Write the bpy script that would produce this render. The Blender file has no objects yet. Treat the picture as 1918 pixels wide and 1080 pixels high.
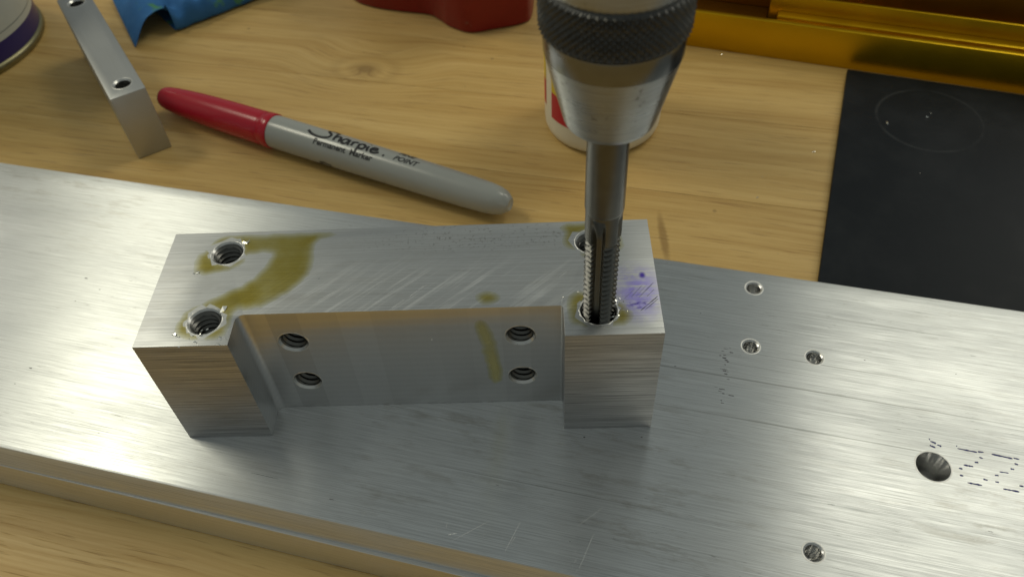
import bpy, bmesh, math, random
from mathutils import Vector, Matrix, noise as mnoise
random.seed(7)
S = 0.001                       # everything below is written in millimetres
R_ = math.radians
scene = bpy.context.scene
COL = scene.collection

# ------------------------------------------------------------------ camera
cam_d = bpy.data.cameras.new('camera')
cam = bpy.data.objects.new('camera', cam_d); COL.objects.link(cam)
Xc = Vector((0.999023494, 0.000141209, -0.044181889))
Yc = Vector((-0.029204632, -0.748266451, -0.662755164))
Zc = Vector((-0.033153413, 0.663398295, -0.747531640))
m = Matrix((Xc, -Yc, -Zc)).transposed().to_4x4()
m.translation = Vector((76.9701, -93.1404, 150.8120)) * S
cam.matrix_world = m
cam_d.sensor_width = 36; cam_d.lens = 1520.36 / 1918 * 36
cam_d.clip_start = 0.005; cam_d.clip_end = 20
cam_d.dof.use_dof = True; cam_d.dof.focus_distance = 0.166; cam_d.dof.aperture_fstop = 29.0
scene.camera = cam

# ------------------------------------------------------------------ world, lamps, exposure
world = bpy.data.worlds.new('World'); scene.world = world; world.use_nodes = True
bg = world.node_tree.nodes['Background']
bg.inputs[0].default_value = (0.90, 0.98, 0.93, 1); bg.inputs[1].default_value = 0.225
def area(name, loc, target, sx, sy, power, color, roll=0.0):
    l = bpy.data.lights.new(name, 'AREA'); l.shape = 'RECTANGLE'; l.size = sx*S; l.size_y = sy*S
    l.energy = power; l.color = color
    o = bpy.data.objects.new(name, l); COL.objects.link(o)
    o.location = Vector(loc)*S
    o.rotation_euler = (0, 0, R_(roll))          # ceiling fixtures and the added side fill all face straight down
    return o
area('ceiling_or_fill_lamp', (-1010, 480, 1500), None, 340, 460, 6.8, (1.0, 0.95, 0.74), -14)
area('ceiling_or_fill_lamp', (905, 720, 1500), None, 540, 700, 5.2, (1.0, 0.96, 0.78), -14)
area('ceiling_or_fill_lamp', (-2300, 1500, 1600), None, 1000, 1000, 22, (1.0, 0.94, 0.80), 0)  # added side fill: brightens the wood, stays out of the bar's reflection
area('ceiling_or_fill_lamp', (2300, 1500, 1600), None, 1000, 1000, 20, (1.0, 0.95, 0.82), 0)  # matching fill lamp added on the right, not a known fixture
vs = scene.view_settings
scene.display_settings.display_device = 'sRGB'
vs.view_transform = 'Standard'; vs.look = 'None'; vs.exposure = 0.0; vs.gamma = 1; vs.use_curve_mapping = False
cy = scene.cycles
cy.use_denoising = True
try: cy.denoiser = 'OPENIMAGEDENOISE'
except Exception: pass
cy.max_bounces = 10; cy.glossy_bounces = 6; cy.diffuse_bounces = 3; cy.transparent_max_bounces = 8
cy.sample_clamp_indirect = 6.0; cy.blur_glossy = 0.3

# ------------------------------------------------------------------ mesh helpers (mm in, metres out)
def link(o, parent=None):
    COL.objects.link(o)
    if parent is not None: o.parent = parent
    return o
def empty(name, loc=(0,0,0), rz=0.0, parent=None):
    o = bpy.data.objects.new(name, None); o.empty_display_size = 0.01
    o.location = Vector(loc)*S; o.rotation_euler = (0, 0, rz)
    return link(o, parent)
def tag(o, label=None, cat=None, group=None, kind=None):
    if label: o['label'] = label
    if cat: o['category'] = cat
    if group: o['group'] = group
    if kind: o['kind'] = kind
    return o
def finish(me, smooth=None, uv=False):
    """scale to metres, shading, UVs whose u runs ACROSS the grain (grain = local x)"""
    if smooth is not None:
        for p in me.polygons: p.use_smooth = True
        if smooth < 179: me.set_sharp_from_angle(angle=R_(smooth))
    if uv:
        for l in list(me.uv_layers): me.uv_layers.remove(l)
        lay = me.uv_layers.new(name='UVMap')
        for p in me.polygons:
            n = p.normal; ax = max(range(3), key=lambda i: abs(n[i]))
            for li in p.loop_indices:
                c = me.vertices[me.loops[li].vertex_index].co
                if ax == 2: t = (c.y, c.x)
                elif ax == 1: t = (c.z, c.x)
                else: t = (c.z, c.y)
                lay.data[li].uv = (t[0]*.01, t[1]*.01)
    me.transform(Matrix.Scale(S, 4))
    me.update()
    return me
def mesh(name, verts, faces, mat, parent=None, smooth=None, uv=False, loc=None, rot=None):
    me = bpy.data.meshes.new(name); me.from_pydata([tuple(v) for v in verts], [], faces); me.update()
    finish(me, smooth, uv)
    for mt in (mat if isinstance(mat, (list, tuple)) else [mat]): me.materials.append(mt)
    o = bpy.data.objects.new(name, me); link(o, parent)
    if loc: o.location = Vector(loc)*S
    if rot: o.rotation_euler = rot
    return o
def bm_obj(name, bm, mat, parent=None, smooth=None, uv=False, loc=None, rot=None):
    bmesh.ops.recalc_face_normals(bm, faces=bm.faces)
    me = bpy.data.meshes.new(name); bm.to_mesh(me); bm.free(); me.update()
    finish(me, smooth, uv)
    for mt in (mat if isinstance(mat, (list, tuple)) else [mat]): me.materials.append(mt)
    o = bpy.data.objects.new(name, me); link(o, parent)
    if loc: o.location = Vector(loc)*S
    if rot: o.rotation_euler = rot
    return o
def lathe(profile, seg=64, closed=False, a0=0.0, a1=2*math.pi):
    """profile [(r,z)] -> verts, faces"""
    vs_, fs = [], []
    full = abs(a1-a0-2*math.pi) < 1e-6
    k = seg if full else seg+1
    for r, z in profile:
        for i in range(k):
            a = a0+(a1-a0)*i/seg
            vs_.append((r*math.cos(a), r*math.sin(a), z))
    n = len(profile)
    for j in range(n-1):
        for i in range(seg):
            i2 = (i+1) % k if full else i+1
            fs.append((j*k+i, j*k+i2, (j+1)*k+i2, (j+1)*k+i))
    if full:
        if profile[0][0] > 1e-6 and closed: fs.append(tuple(range(k))[::-1])
        if profile[-1][0] > 1e-6 and closed: fs.append(tuple(range((n-1)*k, n*k)))
    return vs_, fs
def prism(outline, z0, z1):
    bm = bmesh.new()
    b = [bm.verts.new((x, y, z0)) for x, y in outline]; t = [bm.verts.new((x, y, z1)) for x, y in outline]
    n = len(outline)
    bm.faces.new(b[::-1]); bm.faces.new(t)
    for i in range(n): bm.faces.new((b[i], b[(i+1) % n], t[(i+1) % n], t[i]))
    return bm
def bar_profile(prof, x0, x1):
    """cross-section prof [(y,z)] extruded along x"""
    bm = bmesh.new()
    a = [bm.verts.new((x0, y, z)) for y, z in prof]; b = [bm.verts.new((x1, y, z)) for y, z in prof]
    n = len(prof)
    bm.faces.new(a); bm.faces.new(b[::-1])
    for i in range(n): bm.faces.new((a[i], b[i], b[(i+1) % n], a[(i+1) % n]))
    return bm
def box_bm(x0, x1, y0, y1, z0, z1, bev=0.0, seg=2):
    bm = bmesh.new(); bmesh.ops.create_cube(bm, size=1)
    bmesh.ops.scale(bm, vec=(x1-x0, y1-y0, z1-z0), verts=bm.verts)
    bmesh.ops.translate(bm, vec=((x0+x1)/2, (y0+y1)/2, (z0+z1)/2), verts=bm.verts)
    if bev: bmesh.ops.bevel(bm, geom=bm.edges[:], offset=bev, segments=seg, affect='EDGES', profile=0.5)
    return bm
def catmull(pts, n=6, closed=False):
    out = []; N = len(pts)
    rng = range(N) if closed else range(N-1)
    for i in rng:
        if closed: p0, p1, p2, p3 = pts[i-1], pts[i], pts[(i+1) % N], pts[(i+2) % N]
        else: p0, p1, p2, p3 = pts[max(i-1, 0)], pts[i], pts[i+1], pts[min(i+2, N-1)]
        for k in range(n):
            t = k/n
            out.append(tuple(0.5*((2*b)+(-a+c)*t+(2*a-5*b+4*c-d)*t*t+(-a+3*b-3*c+d)*t**3) for a, b, c, d in zip(p0, p1, p2, p3)))
    if not closed: out.append(tuple(pts[-1]))
    return out
def cutter_mesh(prof, seg=40):
    v, f = lathe(prof, seg, closed=True)
    return v, f
def boolean(base_bm, cutters, bevels=None):
    """mm-scale mesh after a weighted bevel and holes cut from it"""
    me = bpy.data.meshes.new('tmp'); base_bm.to_mesh(me)
    if bevels:
        at = me.attributes.new('bevel_weight_edge', 'FLOAT', 'EDGE')
        for e in me.edges:
            at.data[e.index].value = bevels(me.vertices[e.vertices[0]].co, me.vertices[e.vertices[1]].co)
    base_bm.free()
    o = bpy.data.objects.new('tmp', me); COL.objects.link(o)
    if bevels:
        b = o.modifiers.new('b', 'BEVEL'); b.width = 1.0; b.segments = 3; b.limit_method = 'WEIGHT'; b.use_clamp_overlap = True
    tmp = []
    for v, f, mw in cutters:
        cm = bpy.data.meshes.new('cut'); cm.from_pydata(v, [], f); cm.update()
        bm = bmesh.new(); bm.from_mesh(cm); bmesh.ops.recalc_face_normals(bm, faces=bm.faces); bm.to_mesh(cm); bm.free()
        c = bpy.data.objects.new('cut', cm); COL.objects.link(c); c.matrix_world = mw; tmp.append(c)
        mod = o.modifiers.new('x', 'BOOLEAN'); mod.operation = 'DIFFERENCE'; mod.solver = 'EXACT'; mod.object = c
    dg = bpy.context.evaluated_depsgraph_get(); dg.update()
    res = bpy.data.meshes.new_from_object(o.evaluated_get(dg))
    for c in tmp: bpy.data.objects.remove(c)
    bpy.data.objects.remove(o)
    res.materials.clear()
    return res
def me_obj(name, me, mats, parent=None, smooth=None, uv=False, pick=None, loc=None):
    if pick:
        for p in me.polygons: p.material_index = pick(p)
    else:
        for p in me.polygons: p.material_index = 0
    finish(me, smooth, uv)
    for mt in (mats if isinstance(mats, (list, tuple)) else [mats]): me.materials.append(mt)
    me.name = name
    o = bpy.data.objects.new(name, me); link(o, parent)
    if loc: o.location = Vector(loc)*S
    return o

# ------------------------------------------------------------------ node helpers
class NT:
    def __init__(s, name):
        s.m = bpy.data.materials.new(name); s.m.use_nodes = True; s.t = s.m.node_tree
        s.p = s.t.nodes['Principled BSDF']; s.out = s.t.nodes['Material Output']
    def n(s, typ, ins=None, **attrs):
        x = s.t.nodes.new(typ)
        for k, v in attrs.items(): setattr(x, k, v)
        for k, v in (ins or {}).items():
            if isinstance(v, bpy.types.NodeSocket): s.t.links.new(v, x.inputs[k])
            else: x.inputs[k].default_value = v
        return x
    def mm(s):
        return s.n('ShaderNodeVectorMath', {0: s.n('ShaderNodeTexCoord').outputs['Object'], 'Scale': 1000.0}, operation='SCALE').outputs[0]
    def scaled(s, v, sc, off=(0, 0, 0)):
        return s.n('ShaderNodeMapping', {'Vector': v, 'Scale': sc, 'Location': off}).outputs[0]
    def noise(s, v, sc, det=4.0, rough=0.55, off=(0, 0, 0), dist=0.0):
        return s.n('ShaderNodeTexNoise', {'Vector': s.scaled(v, sc, off), 'Scale': 1.0, 'Detail': det, 'Roughness': rough, 'Distortion': dist}).outputs['Fac']
    def math(s, op, a, b=0.0, c=0.0, clamp=False):
        return s.n('ShaderNodeMath', {0: a, 1: b, 2: c}, operation=op, use_clamp=clamp).outputs[0]
    def rng(s, v, a, b, c=0.0, d=1.0):
        return s.n('ShaderNodeMapRange', {'Value': v, 'From Min': a, 'From Max': b, 'To Min': c, 'To Max': d}).outputs[0]
    def mix(s, f, a, b, mode='MIX'):
        x = s.n('ShaderNodeMix', data_type='RGBA', blend_type=mode)
        for i, v in ((0, f), (6, a), (7, b)):
            if isinstance(v, bpy.types.NodeSocket): s.t.links.new(v, x.inputs[i])
            else: x.inputs[i].default_value = v if i == 0 or len(v) == 4 else (*v, 1)
        return x.outputs[2]
    def set(s, **kw):
        for k, v in kw.items():
            k = k.replace('_', ' ')
            if isinstance(v, bpy.types.NodeSocket): s.t.links.new(v, s.p.inputs[k])
            else: s.p.inputs[k].default_value = v if not (isinstance(v, tuple) and len(v) == 3) else (*v, 1)
        return s
    def bump(s, h, dist, strength=1.0):
        s.t.links.new(s.n('ShaderNodeBump', {'Height': h, 'Distance': dist, 'Strength': strength}).outputs[0], s.p.inputs['Normal'])
    def tangent(s):
        s.t.links.new(s.n('ShaderNodeTangent', direction_type='UV_MAP', uv_map='UVMap').outputs[0], s.p.inputs['Tangent'])
    def sep(s, v):
        return s.n('ShaderNodeSeparateXYZ', {0: v}).outputs
    def blob(s, v, cx, cy, rx, ry, soft=0.35, axes=(0, 1)):
        """1 inside an ellipse round (cx,cy), falling to 0 outside; v in mm"""
        o = s.sep(v)
        a = s.math('DIVIDE', s.math('SUBTRACT', o[axes[0]], cx), rx); b = s.math('DIVIDE', s.math('SUBTRACT', o[axes[1]], cy), ry)
        d = s.math('SQRT', s.math('ADD', s.math('MULTIPLY', a, a), s.math('MULTIPLY', b, b)))
        return s.rng(d, 1+soft, 1-soft)

def plain(name, color, rough=0.5, metal=0.0, spec=0.5, var=0.12, sc=0.15, bump=0.0, coat=0.0):
    t = NT(name); v = t.mm()
    f = t.noise(v, (sc, sc, sc), 5)
    t.set(Base_Color=t.mix(f, tuple(c*(1-var) for c in color), tuple(min(1, c*(1+var)) for c in color)),
          Metallic=metal, Roughness=t.rng(f, .3, .7, rough*.88, rough*1.12), Specular_IOR_Level=spec, Coat_Weight=coat)
    if bump: t.bump(t.noise(v, (sc*8, sc*8, sc*8), 4), bump*S)
    return t.m

def alu(name, base=(.86, .87, .87), rough=0.30, aniso=0.85, line=1.0, bump=0.012, dirt=0.5, wide=0.012, extra=None, freq=2.6):
    """drawn / sawn aluminium, grain along local x"""
    t = NT(name); v = t.mm()
    s1 = t.noise(v, (wide, freq, freq), 6, .75)
    s2 = t.noise(v, (wide*5, 8.0, 8.0), 3, .6, (3, 7, 1))
    s3 = t.noise(v, (wide*6, 2.2, 2.2), 4, .7, (31, 17, 5))
    big = t.noise(v, (.02, .05, .05), 4, .6, (9, 2, 4))
    h = t.math('ADD', t.math('MULTIPLY', s1, .55), t.math('MULTIPLY', s2, .45))
    shade = t.rng(h, .38, .60, 1-.30*line, 1.0)
    col = t.mix(1.0, base, t.n('ShaderNodeCombineColor', {0: shade, 1: shade, 2: shade}).outputs[0], 'MULTIPLY')
    d = t.math('MULTIPLY', t.rng(s3, .63, .74), t.rng(big, .42, .62, 0, dirt))
    blotch = t.noise(v, (.07, .30, .30), 6, .72, (13, 4, 6))
    zone = t.noise(v, (.012, .02, .02), 3, .5, (2, 19, 7))
    bl = t.math('MULTIPLY', t.rng(blotch, .52, .66), t.rng(zone, .42, .60, 0, .42*dirt))
    col = t.mix(bl, col, (.34, .31, .25))
    ln = t.rng(t.noise(v, (.005, 1.6, 1.6), 2, .5, (41, 2, 9)), .66, .74, 0, .45*dirt)
    col = t.mix(ln, col, (.20, .19, .18))
    col = t.mix(d, col, (.13, .12, .10))
    d = t.math('MAXIMUM', d, t.math('MULTIPLY', bl, .6))
    r = t.math('ADD', t.rng(h, .35, .65, rough*1.15, rough*.88), t.rng(big, .35, .65, -.04, .05))
    hh = t.math('SUBTRACT', h, t.math('MULTIPLY', d, .3))
    if extra: col, r = extra(t, v, col, r)
    t.set(Base_Color=col, Metallic=1.0, Roughness=r, Anisotropic=aniso)
    t.tangent(); t.bump(hh, bump*S)
    return t.m

# ------------------------------------------------------------------ materials
GA = math.atan(-0.25)                         # heading of the two flat bars (and roughly of the wood grain)
def wood_mat():
    t = NT('oiled_wood')
    pos = t.n('ShaderNodeVectorMath', {0: t.n('ShaderNodeNewGeometry').outputs['Position'], 'Scale': 1000.0}, operation='SCALE').outputs[0]
    v = t.n('ShaderNodeVectorRotate', {'Vector': pos, 'Angle': R_(13.5)}, rotation_type='Z_AXIS').outputs[0]
    rnd = t.n('ShaderNodeObjectInfo').outputs['Random']
    off = t.n('ShaderNodeCombineXYZ', {0: t.math('MULTIPLY', rnd, 900.0), 1: t.math('MULTIPLY', rnd, 37.0), 2: t.math('MULTIPLY', rnd, 53.0)}).outputs[0]
    w = t.n('ShaderNodeVectorMath', {0: v, 1: off}, operation='ADD').outputs[0]
    # slow waviness of the grain
    wob = t.n('ShaderNodeTexNoise', {'Vector': t.scaled(w, (.012, .03, .03)), 'Scale': 1.0, 'Detail': 2.0}).outputs['Fac']
    wy = t.math('MULTIPLY', t.math('SUBTRACT', wob, .5), 6.0)
    # the knot pushes the grain aside (knot centre in the rotated frame)
    kx, ky = 13.9*math.cos(R_(13.5))-172.7*math.sin(R_(13.5)), 13.9*math.sin(R_(13.5))+172.7*math.cos(R_(13.5))
    o = t.sep(v)
    dx = t.math('SUBTRACT', o[0], kx); dy = t.math('SUBTRACT', o[1], ky)
    dist = t.math('SQRT', t.math('ADD', t.math('MULTIPLY', t.math('MULTIPLY', dx, dx), .45), t.math('MULTIPLY', dy, dy)))
    kn = t.rng(dist, 26, 2)
    kn2 = t.math('MULTIPLY', kn, kn)
    wv = t.n('ShaderNodeVectorMath', {0: w, 1: t.n('ShaderNodeCombineXYZ', {0: 0.0, 1: t.math('ADD', wy, t.math('MULTIPLY', kn2, t.math('MULTIPLY', dist, 1.6))), 2: 0.0}).outputs[0]}, operation='ADD').outputs[0]
    band = t.noise(wv, (.008, .14, .14), 4, .6)
    fine = t.noise(wv, (.022, 1.1, 1.1), 5, .68, (5, 3, 1))
    pore = t.noise(wv, (.07, 1.9, 1.9), 2, .5, (11, 9, 2))
    f = t.math('ADD', t.math('MULTIPLY', band, .52), t.math('MULTIPLY', fine, .48))
    col = t.n('ShaderNodeValToRGB', {'Fac': f})
    cr = col.color_ramp
    cr.elements[0].position = .30; cr.elements[0].color = (.43, .255, .076, 1)
    cr.elements[1].position = .68; cr.elements[1].color = (.69, .488, .196, 1)
    e = cr.elements.new(.46); e.color = (.555, .365, .126, 1)
    e = cr.elements.new(.56); e.color = (.62, .425, .160, 1)
    c = col.outputs[0]
    c = t.mix(t.rng(pore, .60, .72, 0, .50), c, (.24, .125, .04))
    tone = t.math('ADD', t.math('MULTIPLY', rnd, .20), .90)
    c = t.mix(1.0, c, t.n('ShaderNodeCombineColor', {0: tone, 1: t.math('SUBTRACT', tone, .005), 2: t.math('SUBTRACT', tone, .015)}).outputs[0], 'MULTIPLY')
    # knot rings and its dark heart
    ring = t.rng(t.math('SINE', t.math('MULTIPLY', t.math('ADD', dist, t.math('MULTIPLY', wob, 6.0)), 1.15)), -1, 1)
    c = t.mix(t.math('MULTIPLY', t.math('MULTIPLY', ring, t.rng(dist, 13, 5)), .25), c, (.20, .105, .03))
    c = t.mix(t.rng(dist, 3.0, 1.6, 0, .5), c, (.15, .08, .025))
    # dark drip stain behind the block and a few specks
    st = t.blob(t.n('ShaderNodeVectorMath', {0: pos, 1: t.n('ShaderNodeCombineXYZ', {0: t.math('MULTIPLY', t.math('SUBTRACT', fine, .5), 1.5)}).outputs[0]}, operation='ADD').outputs[0], 114.4, 78.5, 1.15, 9.0, .35)
    c = t.mix(t.math('MULTIPLY', st, .5), c, (.15, .07, .015))
    sp = t.n('ShaderNodeTexVoronoi', {'Vector': t.scaled(pos, (.055, .055, .055)), 'Scale': 1.0, 'Randomness': 1.0}).outputs['Distance']
    c = t.mix(t.rng(sp, .045, .02, 0, .4), c, (.09, .055, .025))
    t.set(Base_Color=c, Roughness=t.rng(f, .3, .7, .50, .36), Specular_IOR_Level=.35)
    t.bump(t.math('SUBTRACT', t.math('MULTIPLY', fine, .6), t.rng(pore, .6, .72, 0, .7)), .05*S)
    return t.m
WOOD = wood_mat()

ALU_BAR = alu('drawn_aluminium_bar', base=(.84, .865, .87), rough=.38, aniso=.97, line=1.05, bump=.0022, dirt=1.15, wide=.024, freq=3.2)
ALU_LOW = alu('drawn_aluminium_bar_lower', rough=.36, aniso=.7, line=.6, bump=.006, dirt=.3)
def top_extra(t, v, col, r):
    # rubbed diagonal marks, blue layout ink
    d = t.n('ShaderNodeVectorRotate', {'Vector': v, 'Angle': R_(-42)}, rotation_type='Z_AXIS').outputs[0]
    s = t.noise(d, (.05, 1.1, 1.1), 4, .6, (2, 5, 0))
    zone = t.math('MULTIPLY', t.blob(v, 58, 11, 36, 8, .5), t.rng(s, .5, .66))
    col = t.mix(t.math('MULTIPLY', zone, .40), col, (.90, .91, .91))
    ink = t.noise(v, (.45, .45, .45), 4, .6, (3, 1, 8))
    streak = t.noise(v, (.08, 2.2, 2.2), 3, .6)
    m1 = t.math('MULTIPLY', t.blob(v, 95.9, 10.3, 3.7, 5.6, .6), t.rng(t.math('ADD', t.math('MULTIPLY', ink, .5), t.math('MULTIPLY', streak, .5)),   .38, .54, 0, .75))
    m2 = t.blob(v, 97.3, 14.6, .55, .7, .5)
    m3 = t.math('MULTIPLY', t.blob(v, 96.2, 7.0, 2.0, .8, .5), t.rng(t.noise(v, (.9, 1.4, 1.4), 3, .6, (6, 2, 2)), .46, .6))
    col = t.mix(m1, col, (.25, .20, .74))
    col = t.mix(t.math('MAXIMUM', m2, m3), col, (.09, .06, .38))
    spot = t.noise(v, (1.6, 1.6, 1.6), 3, .6, (7, 7, 7))
    pz = t.math('MULTIPLY', t.blob(v, 66, 26.5, 22, 3.6, .5), t.rng(spot, .58, .68, 0, .5))
    col = t.mix(pz, col, (.16, .15, .13))
    return col, t.math('ADD', r, t.math('MULTIPLY', zone, .06))
ALU_TOP = alu('drawn_aluminium_block_face', base=(.62, .635, .64), rough=.44, aniso=.6, line=.9, bump=.006, dirt=.4, wide=.02, extra=top_extra)
ALU_SAW = alu('streaked_aluminium_side', base=(.64, .64, .64), rough=.44, aniso=.6, line=2.3, bump=.007, dirt=1.0, wide=.014, freq=2.4)
def milled_mat():
    t = NT('milled_aluminium'); v = t.mm(); o = t.sep(v)
    # cutter passes: vertical bands, each a little different, with faint arcs
    step = t.n('ShaderNodeTexVoronoi', {'W': t.math('MULTIPLY', o[0], .155), 'Scale': 1.0, 'Randomness': .45}, voronoi_dimensions='1D')
    bandc = t.sep(step.outputs['Color'])[0]
    vv = t.scaled(v, (1, 1, .35), (0, 0, -18))
    arc = t.n('ShaderNodeTexWave', {'Vector': vv, 'Scale': .55, 'Distortion': 1.2, 'Detail': 2.0}, wave_type='RINGS').outputs['Fac']
    fine = t.noise(v, (3.0, 3.0, .12), 4, .6)
    h = t.math('ADD', t.math('MULTIPLY', bandc, .8), t.math('ADD', t.math('MULTIPLY', arc, .18), t.math('MULTIPLY', fine, .3)))
    sh = t.rng(h, .2, 1.1, .52, .64)
    t.set(Base_Color=t.n('ShaderNodeCombineColor', {0: sh, 1: sh, 2: t.math('MULTIPLY', sh, .99)}).outputs[0], Metallic=1.0, Roughness=t.rng(h, .1, 1.1, .36, .29))
    t.bump(t.math('ADD', t.math('MULTIPLY', fine, .5), t.math('MULTIPLY', arc, .7)), .008*S)
    return t.m
MILLED = milled_mat()
BORE = plain('bored_aluminium', (.62, .62, .60), .30, 1.0, var=.2, sc=.9)
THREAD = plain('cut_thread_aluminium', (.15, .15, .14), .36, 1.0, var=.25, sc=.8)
BURR = plain('burred_aluminium', (.66, .66, .64), .46, 1.0, var=.15, sc=1.2, bump=.02)
HSS = plain('oily_tool_steel', (.135, .135, .125), .34, 1.0, var=.22, sc=.35, bump=.004)
def steel_turned():
    t = NT('turned_steel'); v = t.mm()
    rg = t.noise(v, (.12, .12, 4.5), 4, .6)
    sp = t.noise(v, (.55, .55, .55), 4, .65, (4, 4, 4))
    smear = t.noise(v, (.08, .08, .25), 4, .6, (1, 8, 3))
    c = t.mix(t.rng(rg, .35, .65), (.31, .32, .315), (.42, .43, .42))
    c = t.mix(t.rng(sp, .60, .68, 0, .75), c, (.12, .11, .09))
    t.set(Base_Color=c, Metallic=1.0, Roughness=t.math('ADD', t.rng(rg, .3, .7, .24, .36), t.rng(smear, .35, .65, -.03, .08)))
    t.set(Anisotropic=.8, Anisotropic_Rotation=.25)
    t.t.links.new(t.n('ShaderNodeTangent', direction_type='RADIAL', axis='Z').outputs[0], t.p.inputs['Tangent'])
    t.bump(rg, .004*S)
    return t.m
STEEL = steel_turned()
def drilled():
    t = NT('drilled_aluminium'); v = t.mm()
    n = t.noise(v, (.02, .02, 6.0), 2, .5)
    t.set(Base_Color=t.mix(n, (.62, .62, .61), (.76, .76, .75)), Metallic=1.0, Roughness=.20, Anisotropic=.85, Anisotropic_Rotation=.25)
    t.t.links.new(t.n('ShaderNodeTangent', direction_type='RADIAL', axis='Z').outputs[0], t.p.inputs['Tangent'])
    return t.m
DRILLED = drilled()
STEEL_DARK = plain('ground_steel_collar', (.19, .195, .19), .25, 1.0, var=.15, sc=.4)
KNURL = plain('blackened_knurled_steel', (.085, .085, .08), .40, .85, var=.35, sc=.8)
RED_PLASTIC = plain('red_plastic', (.42, .006, .022), .22, 0, .5, var=.05, sc=.05)
GREY_PLASTIC = plain('grey_plastic', (.33, .345, .33), .22, 0, .5, var=.04, sc=.06)
PRINT = plain('black_print', (.018, .018, .02), .45, 0, .3, var=.1)
INK = plain('faded_blue_black_ink', (.03, .03, .17), .5, 0, .3, var=.3, sc=1.0)
RED_PAINT = None
def red_paint():
    t = NT('chipped_red_enamel'); v = t.mm()
    n = t.noise(v, (.25, .25, .25), 5, .65)
    ch = t.blob(v, 52.0, 3.5, 1.2, 1.8, .6, (0, 2))
    chip = t.math('MULTIPLY', ch, t.rng(n, .45, .6, 0, .6))
    t.set(Base_Color=t.mix(chip, t.mix(n, (.19, .006, .005), (.26, .010, .009)), (.17, .17, .15)), Roughness=t.rng(n, .3, .7, .30, .42), Specular_IOR_Level=.4)
    t.bump(n, .12*S)
    return t.m
RED_PAINT = red_paint()
GOLD = plain('yellow_anodised_metal', (.62, .39, .010), .33, .92, .5, var=.10, sc=.06)
GOLD_DARK = plain('brown_yellow_anodised_metal', (.26, .12, .008), .38, .85, .5, var=.15, sc=.06)
def black_sheet():
    t = NT('scuffed_black_sheet'); v = t.mm(); o = t.sep(v)
    n = t.noise(v, (.05, .05, .05), 5, .65); sc = t.noise(v, (.6, .03, .1), 3, .6)
    # worn ring left by a round foot, centred on the sheet
    dx = t.math('SUBTRACT', o[0], 27.5); dy = t.math('SUBTRACT', o[1], 88.6)
    d = t.math('SQRT', t.math('ADD', t.math('MULTIPLY', dx, dx), t.math('MULTIPLY', dy, dy)))
    ring = t.math('MULTIPLY', t.rng(t.math('ABSOLUTE', t.math('SUBTRACT', d, 16.6)), .75, .1), t.rng(t.noise(v, (.09, .09, .09), 3, .6, (3, 3, 3)), .36, .56, .05, .6))
    line = t.math('MULTIPLY', t.rng(t.math('ABSOLUTE', t.math('SUBTRACT', o[0], 64.0)), 1.6, .2), .22)
    dust = t.math('MULTIPLY', t.rng(n, .45, .75), .05)
    f = t.math('MAXIMUM', t.math('MAXIMUM', t.math('MULTIPLY', ring, .17), line), dust)
    t.set(Base_Color=t.mix(f, (.007, .010, .014), (.20, .21, .21)), Roughness=t.rng(n, .3, .7, .45, .6), Specular_IOR_Level=.18)
    t.bump(sc, .01*S)
    return t.m
BLACK = black_sheet()
WHITE_PLASTIC = plain('white_bottle_plastic', (.74, .70, .56), .38, 0, .5, var=.04, sc=.05)
LABEL_RED = plain('red_label_print', (.50, .012, .03), .42, 0, .4, var=.05)
LABEL_YELLOW = plain('yellow_label_print', (.68, .50, .02), .42, 0, .4, var=.05)
CAN_WHITE = plain('white_can_label', (.50, .52, .47), .42, 0, .4, var=.10, sc=.08)
CAN_BLUE = plain('violet_blue_can_band', (.020, .014, .12), .35, 0, .5, var=.15, sc=.08)
CAN_TIN = plain('tinplate', (.26, .24, .14), .42, 1.0, var=.15, sc=.2)
CAN_TEXT = plain('grey_label_print', (.10, .11, .10), .5, 0, .3)
def cloth_mat():
    t = NT('blue_shop_towel'); v = t.mm()
    n = t.noise(v, (.12, .12, .12), 4, .6); w = t.noise(v, (1.5, 1.5, 1.5), 3, .6)
    g = t.noise(v, (.11, .11, .11), 2, .5, (8, 3, 6))
    c = t.mix(n, (.03, .12, .32), (.06, .21, .48))
    c = t.mix(t.rng(g, .64, .70, 0, .75), c, (.10, .30, .08))
    t.set(Base_Color=c, Roughness=.85, Specular_IOR_Level=.15)
    t.bump(w, .25*S)
    return t.m
CLOTH = cloth_mat()
def oil_mat(name, tint, body, bodycol):
    t = NT(name)
    for nd in list(t.t.nodes):
        if nd != t.out: t.t.nodes.remove(nd)
    dep = t.n('ShaderNodeAttribute', attribute_name='depth').outputs['Fac']
    v = t.mm(); n = t.noise(v, (.12, .12, .12), 3, .5)
    f = t.math('MULTIPLY', dep, t.rng(n, .35, .65, .7, 1.05), clamp=True)
    tr = t.n('ShaderNodeBsdfTransparent', {'Color': t.mix(f, (.96, .96, .90), tint)})
    gl = t.n('ShaderNodeBsdfGlossy', {'Color': (1, 1, 1, 1), 'Roughness': .06})
    fr = t.n('ShaderNodeFresnel', {'IOR': 1.47})
    # light leaving the film from below passes straight through (entry is not refracted either)
    front = t.math('MULTIPLY', fr.outputs[0], t.math('SUBTRACT', 1.0, t.n('ShaderNodeNewGeometry').outputs['Backfacing']))
    mx = t.n('ShaderNodeMixShader', {0: front, 1: tr.outputs[0], 2: gl.outputs[0]})
    # a trace of suspended fines gives the pool its body colour
    df = t.n('ShaderNodeBsdfDiffuse', {'Color': (*bodycol, 1)})
    m2 = t.n('ShaderNodeMixShader', {0: t.math('MULTIPLY', f, body), 1: mx.outputs[0], 2: df.outputs[0]})
    t.t.links.new(m2.outputs[0], t.out.inputs['Surface'])
    return t.m
OIL = oil_mat('cutting_oil_film', (.72, .64, .22), .12, (.48, .42, .12))
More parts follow.
